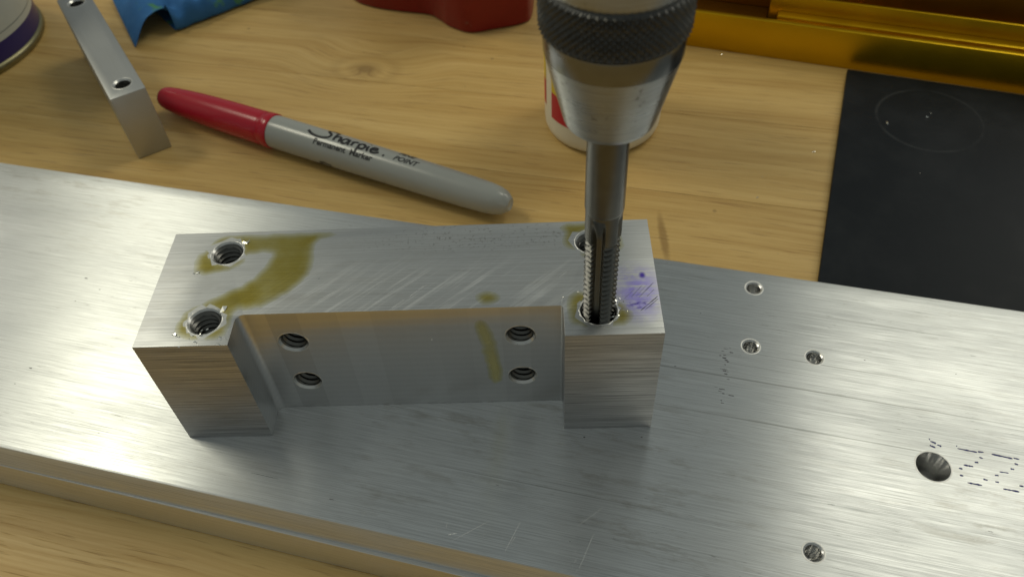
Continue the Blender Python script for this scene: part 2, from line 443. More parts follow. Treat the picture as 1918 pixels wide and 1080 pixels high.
OIL_PALE = oil_mat('emulsified_oil_film', (.84, .81, .50), .45, (.70, .66, .32))
SWARF = plain('bright_swarf', (.92, .92, .88), .25, 1.0, var=.05)
DARKLINE = plain('dark_scratch', (.10, .10, .11), .5, .6, var=.2)
BRIGHTLINE = plain('bright_scratch', (.78, .79, .79), .5, 1.0, var=.03)

# ================================================================== setting: the bench top
ZT = -21.5
bench = empty('tabletop', (0, 0, ZT), R_(-13.5)); tag(bench, 'oiled pale wood bench top of laminated boards', kind='structure')
BW = 41.0
for i in range(-11, 19):
    bm = box_bm(-700, 800, i*BW+.04, (i+1)*BW-.04, -24, 0, .12, 1)
    bm_obj('board', bm, WOOD, bench)

# ================================================================== two flat aluminium bars
def bar_section(w, t, proud=0):
    h = w/2
    return [(-h, -t+.12), (-h, -.5), (-h+.10, -.2), (-h+.32, -.05), (-h+.7, 0), (h-4.4, 0), (h-1.2, -.34), (h-.4, -.75), (h, -1.6), (h, -t+.12), (h-.12, -t), (-h+.12, -t)]
BAR_O = (0, 32.85, 0)
fb = empty('flat_bar', (0, 32.85, -10), GA)
tag(fb, 'wide thick brushed aluminium flat bar with drilled holes, upper of the two stacked bars', 'metal bar')
I4 = Matrix.Identity(4)
holes = [(124.2, 36.9), (124.4, 18.7), (138.5, 18.5), (138.6, -28.4)]
cut = []
for x, y in holes:
    v, f = cutter_mesh([(1.62, -9.0), (1.62, -.25), (1.95, .02), (1.95, 1)], 40)
    cut.append((v, f, Matrix.Translation((x, y, 0))))
v, f = cutter_mesh([(1.75, -12), (1.75, -4.4), (3.25, -.55), (3.35, .02), (3.35, 1)], 56)
cut.append((v, f, Matrix.Translation((161.8, -4.6, 0))))
me = boolean(bar_profile(bar_section(86.4, 10), -150, 330), cut)
inhole = [(x, y, 2.3) for x, y in holes]+[(161.8, -4.6, 3.5)]
me_obj('bar_body', me, [ALU_BAR, BORE], fb, smooth=28, uv=True, loc=(0, 0, 10),
       pick=lambda p: 1 if any(math.hypot(p.center.x-x, p.center.y-y) < r and (p.area < 8) and p.normal.z < .999 for x, y, r in inhole) else 0)
for x, y in holes:                                    # drilled walls with their drill-point floor
    v, f = lathe([(1.94, .0), (1.60, -.26), (1.60, -6.0), (.001, -6.9)], 48); mesh('hole_wall', v, f, DRILLED, fb, smooth=25, loc=(x, y, 10))
v, f = lathe([(3.34, .0), (3.22, -.56), (1.73, -4.4), (1.73, -9.9)], 64); mesh('countersink', v, f, DRILLED, fb, smooth=25, loc=(161.8, -4.6, 10))
for x, y, r in [(a, b, 1.95) for a, b in holes]+[(161.8, -4.6, 3.35)]:      # raised lip round each hole
    v, f = lathe([(r+.01, -.02), (r+.06, .022), (r+.22, .015), (r+.5, -.02)], 48)
    mesh('burr_ring', v, f, BURR, fb, smooth=60, loc=(x, y, 10))
# ink-jet stock marking: short dashes
dash = [(166.7,1.4),(166.9,1.3),(166.9,.8),(170.6,.7),(170.8,.9),(171.9,1.0),(170.9,-.4),(171.6,-.5),(169.9,-1.8),(170.6,-1.7),(167.7,-2.9),(169.5,-2.9),(166.7,-3.9),(167.4,-3.9),(166.7,-5.5),(167.4,-5.5),(171.1,-5.4),(171.9,-5.5),(168.0,-6.9),(170.7,-6.9),(173.4,.9),(177.3,.7),(177.5,.9),(178.6,.8),(177.5,-.4),(178.2,-.5),(176.6,-1.8),(177.3,-1.8),(174.4,-3.0),(176.1,-2.9),(173.4,-4.0),(174.1,-3.9),(173.3,-5.5),(174.0,-5.5),(174.6,-6.8),(177.5,-6.8),(177.7,-5.4),(178.5,-5.4),(161.5,1.8),(161.7,1.9),(161.7,1.4),(162.8,1.1),(163.0,.8),(163.8,.6),(161.5,.4),(162.6,0)]
def stroke(pts, w, z, jit=0.0):
    """flat ribbon with ragged sides along a 2-D polyline"""
    vs_, fs = [], []
    n = len(pts)
    for i, (x, y) in enumerate(pts):
        a = Vector(pts[max(i-1, 0)]); b = Vector(pts[min(i+1, n-1)])
        d = (b-a); d = d.normalized() if d.length > 1e-9 else Vector((1, 0)); q = Vector((-d.y, d.x))
        ww = w*(1+random.uniform(-jit, jit))/2
        if jit and i in (0, n-1): ww *= .55
        vs_ += [(x+q.x*ww, y+q.y*ww, z), (x-q.x*ww, y-q.y*ww, z)]
    for i in range(n-1): fs.append((2*i, 2*i+1, 2*i+3, 2*i+2))
    return vs_, fs
def subdiv(a, b, n): return [(a[0]+(b[0]-a[0])*k/n, a[1]+(b[1]-a[1])*k/n) for k in range(n+1)]
def join(parts):
    V, F = [], []
    for v, f in parts:
        o = len(V); V += v; F += [tuple(i+o for i in q) for q in f]
    return V, F
V, F = join([stroke(subdiv(dash[2*i], dash[2*i+1], 8), .34, 10.012, .35) for i in range(len(dash)//2)])
mesh('printed_marking', V, F, INK, fb)
sm = []
for k in range(24):                                   # smudged dashes of an older marking left of the small holes
    y = random.uniform(1.5, 17.5); x = 119.0+random.gauss(0, .55)+.06*(y-9)
    l = random.uniform(.25, .95); sm.append(stroke(subdiv((x-l/2, y), (x+l/2, y+random.uniform(-.05, .05)), 4), random.uniform(.10, .30), 10.012, .5))
V, F = join(sm); tag(mesh('smudged_marking', V, F, DARKLINE, fb), kind='stuff')
# scratches and scuffs on the near edge
sc = []
for a, b, w in [((70.8,-41.6),(76.7,-36.1),.035),((81.4,-41.4),(82.9,-34.7),.03),((96.0,-41.4),(97.4,-34.2),.03),((71.2,-39.9),(69.7,-40.6),.09),((93.9,-33.3),(98.3,-28.2),.03)]:
    sc.append(stroke(subdiv(a, b, 7), w, 10.010, .4))
for k in range(24):
    x = random.uniform(5, 100); y = random.uniform(-41.3, -38.4); l = random.uniform(.3, 1.6); a = random.choice([R_(75), R_(100), R_(60)])+random.gauss(0, .2)
    sc.append(stroke(subdiv((x, y), (x+l*math.cos(a), min(y+l*math.sin(a), -36)), 3), random.uniform(.02, .045), 10.009, .4))
V, F = join(sc); tag(mesh('bright_scratch', V, F, BRIGHTLINE, fb), kind='stuff')
sc = []
for k in range(36):
    x = random.uniform(-60, 190); y = random.uniform(-40, 34); l = random.expovariate(1/.7)+.15
    sc.append(stroke(subdiv((x, y), (x+l, y+random.gauss(0, .06)), 4), random.uniform(.06, .22), 10.0085, .5))
V, F = join(sc); tag(mesh('dark_nick', V, F, DARKLINE, fb), kind='stuff')

lb = empty('flat_bar', (0, 32.85, ZT), GA-R_(.45))
tag(lb, 'lower aluminium flat bar lying on the wood beneath the drilled upper bar', 'metal bar')
lsec = [(-43.62, -11.3), (-43.62, -.12), (-43.5, 0), (43.0, 0), (43.2, -.2), (43.2, -11.3), (43.1, -11.45), (-43.1, -11.45)]
bm_obj('bar_body', bar_profile(lsec, -150, 330), ALU_LOW, lb, smooth=28, uv=True, loc=(0, -.05, 11.46))

# ================================================================== the U-shaped block
L_, W_, H_, LA, LB, D_ = 100.0, 30.34, 32.24, 18.2, 18.49, 7.34
blk = empty('notched_block', (0, 0, 0))
tag(blk, 'notched aluminium block with eight tapped holes standing on the flat bar', 'metal block')
def fillet(cx, cy, r, a0, a1, n=6): return [(cx+r*math.cos(R_(a0+(a1-a0)*k/n)), cy+r*math.sin(R_(a0+(a1-a0)*k/n))) for k in range(n+1)]
fr, fr2 = 1.7, .7
out = [(0, 0), (LA, 0)]+fillet(LA+fr, D_-fr, fr, 180, 90)+fillet(L_-LB-fr2, D_-fr2, fr2, 90, 0)+[(L_-LB, 0), (L_, 0), (L_, W_), (0, W_)]
bm = prism(out, 0.02, H_)
def bw(a, b):
    vert = abs(a.z-b.z) > 1
    if vert:
        if abs(a.x-LA) < .01 and a.y < .01: return .22
        if min(abs(a.x), abs(a.x-L_)) < .01 and min(abs(a.y), abs(a.y-W_)) < .01: return .30
        if abs(a.x-(L_-LB)) < .01 and a.y < .01: return .22
        return 0
    if a.z > H_-.1:
        if a.y < .01 and b.y < .01: return .75
        if 0.01 < a.y < D_+.1 and 0.01 < b.y < D_+.1: return .16
        return .42
    return .15
TOPH = [(12.55, 24.3), (12.4, 5.95), (87.9, 24.3), (88.2, 5.95)]
NOTH = [(27.2, 23.2), (27.0, 9.85), (73.0, 23.4), (73.0, 9.75)]
cut = []
for i, (x, y) in enumerate(TOPH):
    e = .27 if i == 3 else 0.0
    v, f = cutter_mesh([(2.95+e, -22), (2.95+e, -.35), (3.28+e, .02), (3.28+e, 2)], 56)
    cut.append((v, f, Matrix.Translation((x, y, H_))))
for x, z in NOTH:
    v, f = cutter_mesh([(2.62, -19), (2.62, -.5), (3.02, .02), (3.02, 2)], 56)
    cut.append((v, f, Matrix.Translation((x, D_, z)) @ Matrix.Rotation(R_(90), 4, 'X')))
me = boolean(bm, cut, bw)
def pickb(p):
    c, n = p.center, p.normal
    for x, y in TOPH:
        if math.hypot(c.x-x, c.y-y) < 3.58 and p.area < 12 and c.z > H_-22.1 and n.z < .99: return 3
    for x, z in NOTH:
        if math.hypot(c.x-x, c.z-z) < 3.06 and p.area < 12 and c.y > D_-.1 and c.y < D_+19.1 and abs(n.y) < .99: return 3
    if n.z > .5: return 0
    if c.y > .6 and c.y < D_+.2 and c.x > LA-.1 and c.x < L_-LB+.1 and abs(n.z) < .3: return 2
    return 1
me_obj('block_body', me, [ALU_TOP, ALU_SAW, MILLED, BORE], blk, smooth=28, uv=True, pick=pickb)
def thread_sleeve(r0, r1, z0, z1, pitch=1.27, seg=64, per=12):
    n = int((z1-z0)/pitch*per); vs_, fs = [], []
    for j in range(n+1):
        z = z0+(z1-z0)*j/n
        for i in range(seg):
            ph = (z/pitch-i/seg) % 1.0
            tri = abs(2*ph-1)                       # 0..1..0
            tri = min(1, max(0, (tri-.12)/.76))
            r = r1-(r1-r0)*tri
            if z1-z < .6: r = max(r, r1-(z1-z)/.6*(r1-r0))
            a = 2*math.pi*i/seg; vs_.append((r*math.cos(a), r*math.sin(a), z))
    for j in range(n):
        for i in range(seg): fs.append((j*seg+i, (j+1)*seg+i, (j+1)*seg+(i+1) % seg, j*seg+(i+1) % seg))
    return vs_, fs
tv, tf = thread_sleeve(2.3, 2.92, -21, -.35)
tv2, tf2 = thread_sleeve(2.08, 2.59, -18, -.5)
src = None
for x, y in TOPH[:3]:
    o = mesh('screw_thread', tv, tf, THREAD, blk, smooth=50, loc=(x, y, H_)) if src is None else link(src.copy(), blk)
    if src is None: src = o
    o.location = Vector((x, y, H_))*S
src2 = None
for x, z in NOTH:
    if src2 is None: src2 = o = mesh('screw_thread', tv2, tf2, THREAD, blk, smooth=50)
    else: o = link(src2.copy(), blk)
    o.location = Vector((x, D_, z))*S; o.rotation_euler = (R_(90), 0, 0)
for bi, (x, y) in enumerate(TOPH):                    # torn burrs round the mouths
    v, f = [], []
    n = 40; q = -.26 if bi < 3 else 0.0
    for i in range(n):
        a = 2*math.pi*i/n; k = random.random(); h = .02+.08*k*k; w = .05+.4*random.random()**2
        v += [((3.52+q)*math.cos(a), (3.52+q)*math.sin(a), -.02), ((3.58+q+w*.4)*math.cos(a), (3.58+q+w*.4)*math.sin(a), h), ((3.6+q+w)*math.cos(a), (3.6+q+w)*math.sin(a), -.01)]
    for i in range(n):
        j = (i+1) % n
        f += [(3*i, 3*j, 3*j+1, 3*i+1), (3*i+1, 3*j+1, 3*j+2, 3*i+2)]
    mesh('burr_ring', v, f, BURR, blk, smooth=40, loc=(x, y, H_))
for (x, z) in NOTH:
    v, f = [], []
    n = 32
    for i in range(n):
        a = 2*math.pi*i/n; h = .02+.09*random.random()**2; w = .05+.3*random.random()**2
        v += [(3.01*math.cos(a), 3.01*math.sin(a), -.02), (3.05*math.cos(a), 3.05*math.sin(a), h), ((3.08+w)*math.cos(a), (3.08+w)*math.sin(a), -.01)]
    for i in range(n):
        j = (i+1) % n
        f += [(3*i, 3*j, 3*j+1, 3*i+1), (3*i+1, 3*j+1, 3*j+2, 3*i+2)]
    o = mesh('burr_ring', v, f, BURR, blk, smooth=40, loc=(x, D_, z), rot=(R_(90), 0, 0))
sc = []
for a, b, w in [((96.1,5.6),(99.7,9.0),.16),((96.9,5.7),(99.7,8.4),.12),((96.1,8.9),(99.3,12.6),.10),((94.6,9.0),(97.0,11.9),.06),((93.3,8.7),(95.4,11.0),.05),((97.6,9.0),(99.2,10.8),.07),((95.6,9.2),(97.9,12.0),.05)]:
    sc.append(stroke(subdiv(a, b, 6), w, H_+.010, .4))
V, F = join(sc); tag(mesh('dark_scratch', V, F, DARKLINE, blk), kind='stuff')
sc = []
for k in range(9):
    x = random.uniform(32, 84); y = random.uniform(7.8, 15); l = random.uniform(2, 7); a = R_(44)+random.gauss(0, .06)
    sc.append(stroke(subdiv((x, y), (x+l*math.cos(a), y+l*math.sin(a)), 5), random.uniform(.02, .06), H_+.008, .5))
V, F = join(sc); tag(mesh('bright_scratch', V, F, BRIGHTLINE, blk), kind='stuff')

# ================================================================== cutting oil on the block
def oil(name, outline, label, holes_=(), plane='top', h=.085, body=1.0, mat=None):
    pts = catmull(outline, 5, True)
    pts = [(x+.42*mnoise.noise((x*.9, y*.9, 3)), y+.42*mnoise.noise((x*.9, y*.9, 9))) for x, y in pts]
    # signed distance to outline on a grid -> film thickness
    cxs = [p[0] for p in pts]; cys = [p[1] for p in pts]
    bm = bmesh.new(); lay = bm.verts.layers.float.new('depth')
    vs0 = [bm.verts.new((x, y, 0)) for x, y in pts]
    face = bm.faces.new(vs0)
    bmesh.ops.triangulate(bm, faces=[face])
    for _ in range(2):
        es = [e for e in bm.edges if e.calc_length() > 1.0]
        if es: bmesh.ops.subdivide_edges(bm, edges=es, cuts=2 if _ == 0 else 1)
        bmesh.ops.triangulate(bm, faces=[f_ for f_ in bm.faces if len(f_.verts) > 3])
    bmesh.ops.beautify_fill(bm, faces=bm.faces[:], edges=[e for e in bm.edges if not e.is_boundary])
    kill = [v_ for v_ in bm.verts if any(math.hypot(v_.co.x-a, v_.co.y-b) < r for a, b, r in holes_)]
    bmesh.ops.delete(bm, geom=kill, context='VERTS')
    dep = {}
    n = len(pts)
    for v_ in bm.verts:
        d = 1e9; q = Vector((v_.co.x, v_.co.y))
        for i in range(n):
            a = Vector(pts[i]); b = Vector(pts[(i+1) % n]); ab = b-a
            tt = max(0, min(1, (q-a).dot(ab)/max(ab.length_squared, 1e-9))); d = min(d, (q-a-ab*tt).length)
        for a, b, r in holes_: d = min(d, max(0, math.hypot(q.x-a, q.y-b)-r)*1.2+.9)
        dep[v_] = d
    for v_, d in dep.items():
        k = min(1, (d+.1)/(2.1 if plane == 'top' else 1.5)); k = k*k*(3-2*k)
        v_[lay] = k*body; v_.co.z = .012+h*math.sin(min(1, d/1.3)*math.pi/2)
    if plane == 'front':
        for v_ in bm.verts: x, y, z = v_.co; v_.co = (x, -z, y)
    me = bpy.data.meshes.new(name)
    bm.normal_update()
    if plane == 'top' and sum(f_.normal.z for f_ in bm.faces) < 0: bmesh.ops.reverse_faces(bm, faces=bm.faces[:])
    if plane == 'front' and sum(f_.normal.y for f_ in bm.faces) > 0: bmesh.ops.reverse_faces(bm, faces=bm.faces[:])
    bm.to_mesh(me); bm.free(); me.update(); finish(me, 179); me.materials.append(mat or OIL)
    o = bpy.data.objects.new(name, me); link(o)
    o.location = Vector((0, 0, H_) if plane == 'top' else (0, D_, 0))*S
    return tag(o, label, 'oil puddle', 'cutting oil on the block')
hr = [(x, y, 3.55) for x, y in TOPH[:3]]+[(TOPH[3][0], TOPH[3][1], 3.8)]
oil('oil_puddle', [(6.3,20.5),(6.3,23.2),(8.1,25.9),(9.2,28.2),(11.8,29.4),(19.8,29.4),(26.6,29.5),(32.2,29.4),(34.8,28.6),(32.0,27.2),(30.7,25.3),(31.2,21.0),(30.7,17.3),(27.9,13.1),(23.8,9.8),(20.9,8.5),(18.0,8.1),(17.6,4.4),(16.8,2.1),(14.8,1.4),(10.6,1.6),(7.7,2.6),(7.1,5.9),(8.0,8.7),(11.3,10.8),(14.5,13.2),(18.3,15.6),(20.8,19.2),(21.8,22.3),(21.8,23.8),(18.7,23.8),(16.9,22.9),(16.5,21.0),(14.1,19.3),(10.9,18.2),(8.0,18.3)], 'long curved olive oil puddle linking the two left holes of the block', hr)
oil('oil_puddle', [(81.6,28.8),(83.2,29.9),(86.9,29.9),(88.6,29.6),(92.9,28.3),(94.5,24.3),(93.4,21.3),(86.9,19.8),(85.0,21.7),(82.9,22.5),(81.9,24.6),(82.4,26.7)], 'lobed oil puddle round the hole behind the thread tap', hr)
oil('oil_puddle', [(82.3,8.9),(84.0,10.9),(86.0,10.6),(91.3,8.6),(94.1,6.1),(94.5,3.8),(92.2,2.0),(88.2,1.6),(84.8,2.2),(82.5,3.4)], 'oil puddle round the hole the thread tap stands in', hr)
oil('oil_puddle', [(64.6,10.2),(65.6,11.4),(67.6,11.6),(69.3,10.5),(69.1,8.9),(66.9,8.0),(65.2,8.5)], 'small round oil spot at the notch edge of the block top', h=.10)
oil('oil_puddle', [(64.0,27.0),(64.9,28.3),(66.4,28.0),(67.3,25.4),(68.1,21.5),(68.7,15.2),(68.9,10.0),(68.0,7.5),(66.8,7.0),(65.7,9.4),(65.5,13.2),(65.0,17.2),(64.9,20.4),(64.4,23.4)], 'oil drip running down the notch wall beside the right holes', plane='front', h=.10, body=1.0, mat=OIL_PALE)

# swarf crumbs on the block and torn flakes round the holes
def crumbs(spots, size, seed, z=0.0):
    rr = random.Random(seed); V, F = [], []
    for (x, y, sp, n) in spots:
        for _ in range(n):
            cx, cy_ = x+rr.gauss(0, sp), y+rr.gauss(0, sp*.6); s = size*(.35+rr.random()**2*1.3); o = len(V)
            rot = Matrix.Rotation(rr.random()*6.28, 3, Vector((rr.gauss(0,1), rr.gauss(0,1), rr.gauss(0,1)+.01)).normalized())
            q = [rot @ Vector(c) for c in ((-s, -s*.4, 0), (s*.8, -s*.5, 0), (s, s*.5, s*.1), (-s*.6, s*.5, -s*.1), (0, 0, s*.45))]
            mz = min(c.z for c in q)
            V += [(cx+c.x, cy_+c.y, z+c.z-mz) for c in q]
            F += [(o+3, o+2, o+1, o), (o, o+1, o+4), (o+1, o+2, o+4), (o+2, o+3, o+4), (o+3, o, o+4)]
    return V, F
V, F = crumbs([(12, 1.5, 2.5, 12), (16.3, 1.6, 1.2, 8), (15.8, 27.4, .9, 9), (8.5, 2.2, .5, 5), (91.6, 4.6, .8, 12), (92.2, 7.6, .5, 7), (81.0, 8.9, .8, 3), (84.4, 10.6, .3, 4), (58, 12, 20, 8)], .20, 5)
V2, F2 = crumbs([(7.3, 18.7, .25, 2), (14.9, 8.8, .5, 3), (7.4, 2.9, .35, 3), (15.9, 27.3, .5, 3), (92.3, 5.6, .5, 3), (91.8, 8.2, .3, 2)], .55, 14)
V, F = join([(V, F), ([(x, y, z*.35) for x, y, z in V2], F2)])
o = mesh('swarf', V, F, SWARF, None, loc=(0, 0, H_+.012)); tag(o, 'tiny bright aluminium crumbs scattered on the block top', 'swarf', kind='stuff')
V, F = crumbs([(140.8, 102.5, .15, 2), (146.3, 70.2, .15, 2), (139.4, 176.6, .6, 3), (148.3, 173.2, .5, 2), (167.5, 115.1, .2, 2), (145.1, 94.3, .2, 1), (160, 108, 12, 3)], .36, 9)
o = mesh('swarf', V, F, SWARF, None, loc=(0, 0, ZT+.02)); tag(o, 'tiny bright metal crumbs scattered on the wooden bench top', 'swarf', kind='stuff')

# ================================================================== thread tap
TX, TY = 88.2, 5.95
tap = empty('thread_tap', (TX, TY, 22)); tag(tap, 'dark steel thread tap with straight flutes, held in the chuck above the block', 'tap')
def tap_mesh():
    seg, V, F = 160, [], []
    zs = []
    z = 0.0
    while z < 30.6: zs.append(z); z += .105
    while z < 37: zs.append(z); z += .35
    zs += [40, 45, 50, 55, 60]
    PH = R_(-95-17)                              # one flute faces a little left of the viewer's side
    for z in zs:
        thr = 1.0 if z < 29.6 else max(0, 1-(z-29.6)/.7)
        flu = 1.0 if z < 30.5 else max(0, 1-((z-30.5)/5.5)**1.6)
        for i in range(seg):
            a = 2*math.pi*i/seg
            ph = (z/1.27-i/seg) % 1.0; tri = min(1, max(0, (abs(2*ph-1)-.05)/.86))
            R0 = 3.17
            r = R0-(.86*tri)*thr
            if z < 5: r = min(r, 2.5+.67*z/5)
            da = ((a-PH+math.pi/4) % (math.pi/2))-math.pi/4
            core = 1.75+(R0-1.75)*(1-flu)
            hw = R_(23)
            if abs(da) < hw and flu > 0:
                k = abs(da)/hw; rr_ = core+(R0-core)*(k**6)
                r = min(r, rr_)
            V.append((r*math.cos(a), r*math.sin(a), z))
    n = len(zs)
    for j in range(n-1):
        for i in range(seg): F.append((j*seg+i, j*seg+(i+1) % seg, (j+1)*seg+(i+1) % seg, (j+1)*seg+i))
    F.append(tuple(range(seg))[::-1])
    return V, F, seg, n
V, F, seg, n = tap_mesh()
cutrow = next(j for j in range(n) if V[j*seg][2] > 36.4)
mesh('threaded_body', V[:(cutrow+1)*seg], [q for q in F if max(q) < (cutrow+1)*seg], HSS, tap, smooth=38)
vv, ff = lathe([(3.172, -.02), (3.30, .5), (3.30, 25)], 96)
mesh('shank', vv, ff, HSS, tap, smooth=60, loc=(0, 0, V[cutrow*seg][2]))

# ================================================================== drill chuck
ch = empty('drill_chuck', (TX, TY, 77.3)); tag(ch, 'worn steel drill chuck with black knurled ring gripping the thread tap', 'chuck')
def lp(name, prof, mat, seg=128, smooth=35):
    v, f = lathe(prof, seg); return mesh(name, v, f, mat, ch, smooth=smooth)
lp('nose_cone', [(3.3, 3), (3.3, -.5), (3.7, -.9), (5.6, -.9), (6.3, -.75), (6.75, -.3), (7.0, .4), (9.66, 11.2), (9.70, 11.35)], STEEL)
lp('collar', [(9.70, 11.35), (9.74, 11.5), (9.88, 14.55), (9.82, 14.85), (9.4, 14.95)], STEEL_DARK)
def knurl():
    seg, rows, V, F = 720, 28, [], []
    z0, z1 = 14.9, 21.7
    N = 60
    for j in range(rows+1):
        z = z0+(z1-z0)*j/rows
        e = min(1, min(z-z0, z1-z)/.5)
        for i in range(seg):
            a = 2*math.pi*i/seg
            u = a*N/(2*math.pi)
            k = (z-z0)/1.05
            t1 = abs(2*((u+k) % 1)-1); t2 = abs(2*((u-k) % 1)-1)
            r = 9.72+.35*e+.30*e*min(t1, t2)*1.5
            V.append((r*math.cos(a), r*math.sin(a), z))
    for j in range(rows):
        for i in range(seg): F.append((j*seg+i, j*seg+(i+1) % seg, (j+1)*seg+(i+1) % seg, (j+1)*seg+i))
    return V, F
V, F = knurl(); mesh('knurled_ring', V, F, KNURL, ch)
lp('sleeve', [(9.3, 21.6), (9.7, 21.7), (9.85, 21.9), (9.9, 22.4), (9.9, 46), (9.4, 47)], STEEL)
lp('spindle', [(9.4, 47), (6.5, 47.2), (6.5, 58), (0.001, 58)], STEEL_DARK)

# ================================================================== marker pen
P0 = Vector((-55.82, 151.22)); P1 = Vector((69.38, 88.16)); ax = (P1-P0); LEN = ax.length
mk = empty('marker_pen', (P0.x, P0.y, ZT), math.atan2(ax.y, ax.x)); tag(mk, 'capped felt marker with red cap and grey printed barrel', 'marker')
MZ = 5.95
def rr_barrel(x): # x mm from the cap tip
    k = [(50.2, 5.55), (52, 5.62), (80, 5.60), (100, 5.42), (115, 5.3), (126, 5.1), (132, 4.88), (135.5, 4.45), (138.0, 3.65), (139.6, 2.3)]
    for (a, ra), (b, rb) in zip(k, k[1:]):
        if x <= b: t = (x-a)/(b-a); return ra+(rb-ra)*max(0, t)
    return 2.2
def axial(prof, seg=72):
    v, f = lathe(prof, seg)
    return [(z, -x, y) for x, y, z in v], f        # axis along +x (x down -> -y)
cap = [(0.001, -.35), (1.9, -.15), (3.0, .5), (3.7, 1.7), (4.15, 3.6), (4.65, 8), (5.1, 15), (5.45, 23), (5.68, 33), (5.80, 43), (5.82, 46.4), (5.70, 46.7), (5.70, 47.2), (5.95, 47.5), (6.0, 50.6), (5.85, 50.95), (5.5, 51.0)]
v, f = axial(catmull(cap[:11], 3)[:-1]+cap[10:]); mesh('cap', v, f, RED_PLASTIC, mk, smooth=40, loc=(0, 0, MZ))
xs = [50.2, 52]+[54+2*k for k in range(38)]+[131, 132.5, 134, 135.5, 136.7, 137.8, 138.6, 139.2, 139.6]
v, f = axial([(rr_barrel(x), x) for x in xs]+[(1.9, 139.9), (1.6, 139.75), (.001, 139.7)])
mesh('barrel', v, f, GREY_PLASTIC, mk, smooth=50, loc=(0, 0, MZ))
def wrap(pts2, faces, phi0, name, mat, lift=.03):
    V = []
    for x, s in pts2:
        R0 = rr_barrel(x)+lift; a = R_(phi0)+s/R0
        V.append((x, R0*math.sin(a), R0*math.cos(a)))
    return mesh(name, V, faces, mat, mk, loc=(0, 0, MZ))
def text_mesh(s, size, bold=0.0, shear=0.0, sx=1.0):
    cu = bpy.data.curves.new('t', 'FONT'); cu.body = s; cu.size = size; cu.offset = bold; cu.shear = shear; cu.resolution_u = 3
    ob = bpy.data.objects.new('t', cu); COL.objects.link(ob)
    dg = bpy.context.evaluated_depsgraph_get(); dg.update()
    me = bpy.data.meshes.new_from_object(ob.evaluated_get(dg))
    bm = bmesh.new(); bm.from_mesh(me); bmesh.ops.triangulate(bm, faces=bm.faces[:])
    for _ in range(2):
        es = [e for e in bm.edges if abs(e.verts[0].co.y-e.verts[1].co.y) > .7]
        if es: bmesh.ops.subdivide_edges(bm, edges=es, cuts=1); bmesh.ops.triangulate(bm, faces=bm.faces[:])
    bm.verts.index_update()
    V = [(v_.co.x*sx, v_.co.y) for v_ in bm.verts]; F = [tuple(v_.index for v_ in f_.verts) for f_ in bm.faces]
    bm.free(); bpy.data.objects.remove(ob)
    return V, F
logo = [[(1.55,2.0),(1.15,2.3),(.65,2.05),(.8,1.5),(1.25,.95),(1.1,.2),(.3,-.15),(-.6,0),(-1.25,.55)],
        [(1.75,2.3),(1.75,1.2),(1.8,0)], [(1.8,.6),(2.1,1.05),(2.38,.9),(2.38,.3),(2.5,0)],
        [(3.3,.9),(2.95,1.05),(2.65,.5),(2.8,0),(3.15,.15),(3.38,1.0),(3.38,.2),(3.55,0)],
        [(3.75,1.05),(3.8,.5),(3.8,0)], [(3.8,.5),(4.0,.98),(4.3,.95)],
        [(4.5,1.05),(4.5,0),(4.45,-1.05)], [(4.5,.7),(4.8,1.05),(5.15,.7),(5.05,.1),(4.7,0),(4.5,.2)],
        [(5.45,1.0),(5.48,.2),(5.65,0)], [(5.45,1.5),(5.5,1.62)],
        [(5.85,.5),(6.4,.6),(6.35,1.0),(6.0,.98),(5.85,.5),(6.0,.02),(6.4,.03),(6.75,.35)]]
parts = []
for st in logo:
    pl = catmull([(66+1.35*3.45+3.45*x, 2.05*y) for x, y in st], 5)
    v, f = stroke(pl, .92, 0); parts.append(([(a, b) for a, b, _ in v], f))
parts.append(([(95.9+.45*math.cos(a*.785), .1+.45*math.sin(a*.785)) for a in range(8)], [tuple(range(8))]))
V, F = join(parts); wrap(V, F, -13, 'printed_lettering', PRINT)
v, f = text_mesh('Permanent  Marker', 2.75, .09, 0, 1.04); wrap([(x+70.2, y) for x, y in v], f, -44, 'printed_lettering', PRINT)
v, f = text_mesh('POINT', 2.6, .08, .25, 1.1); wrap([(x+99.5, y) for x, y in v], f, -15, 'printed_lettering', PRINT)
v, f = text_mesh('FINE', 2.6, .08, .25, 1.1); wrap([(x+99.8, y) for x, y in v], f, 16, 'printed_lettering', PRINT)
V, F = join(parts); wrap([(x, y) for x, y in V], F, -152, 'printed_lettering', PRINT)

# ================================================================== small drilled bar standing on edge
sb = empty('drilled_bar', (-58.0, 123.5, ZT), math.atan2(61.4, -39.7)); tag(sb, 'narrow aluminium bar on edge with two holes in its top, beside the marker cap', 'metal bar')
SBH = 24.3
cut = []
for x in (6.9, 70.9):
    v, f = cutter_mesh([(2.45, -20), (2.45, -.5), (3.0, .02), (3.0, 1)], 40); cut.append((v, f, Matrix.Translation((x, -5.75, SBH))))
me = boolean(box_bm(0, 77.8, -11.5, 0, .02, SBH, .35, 2), cut)
ALU_SB = alu('satin_aluminium_bar', base=(.50, .51, .51), rough=.52, aniso=.0, line=.25, bump=.004, dirt=.15)
me_obj('bar_body', me, [ALU_SB, BORE], sb, smooth=28, uv=True, pick=lambda p: 1 if any(math.hypot(p.center.x-x, p.center.y+5.75) < 3.02 and p.area < 9 and p.normal.z < .99 for x in (6.9, 70.9)) else 0)
for x in (6.9, 70.9):
    v, f = lathe([(2.98, -.02), (3.1, .10), (3.3, .08), (3.5, -.02)], 40); mesh('burr_ring', v, f, BURR, sb, smooth=60, loc=(x, -5.75, SBH))

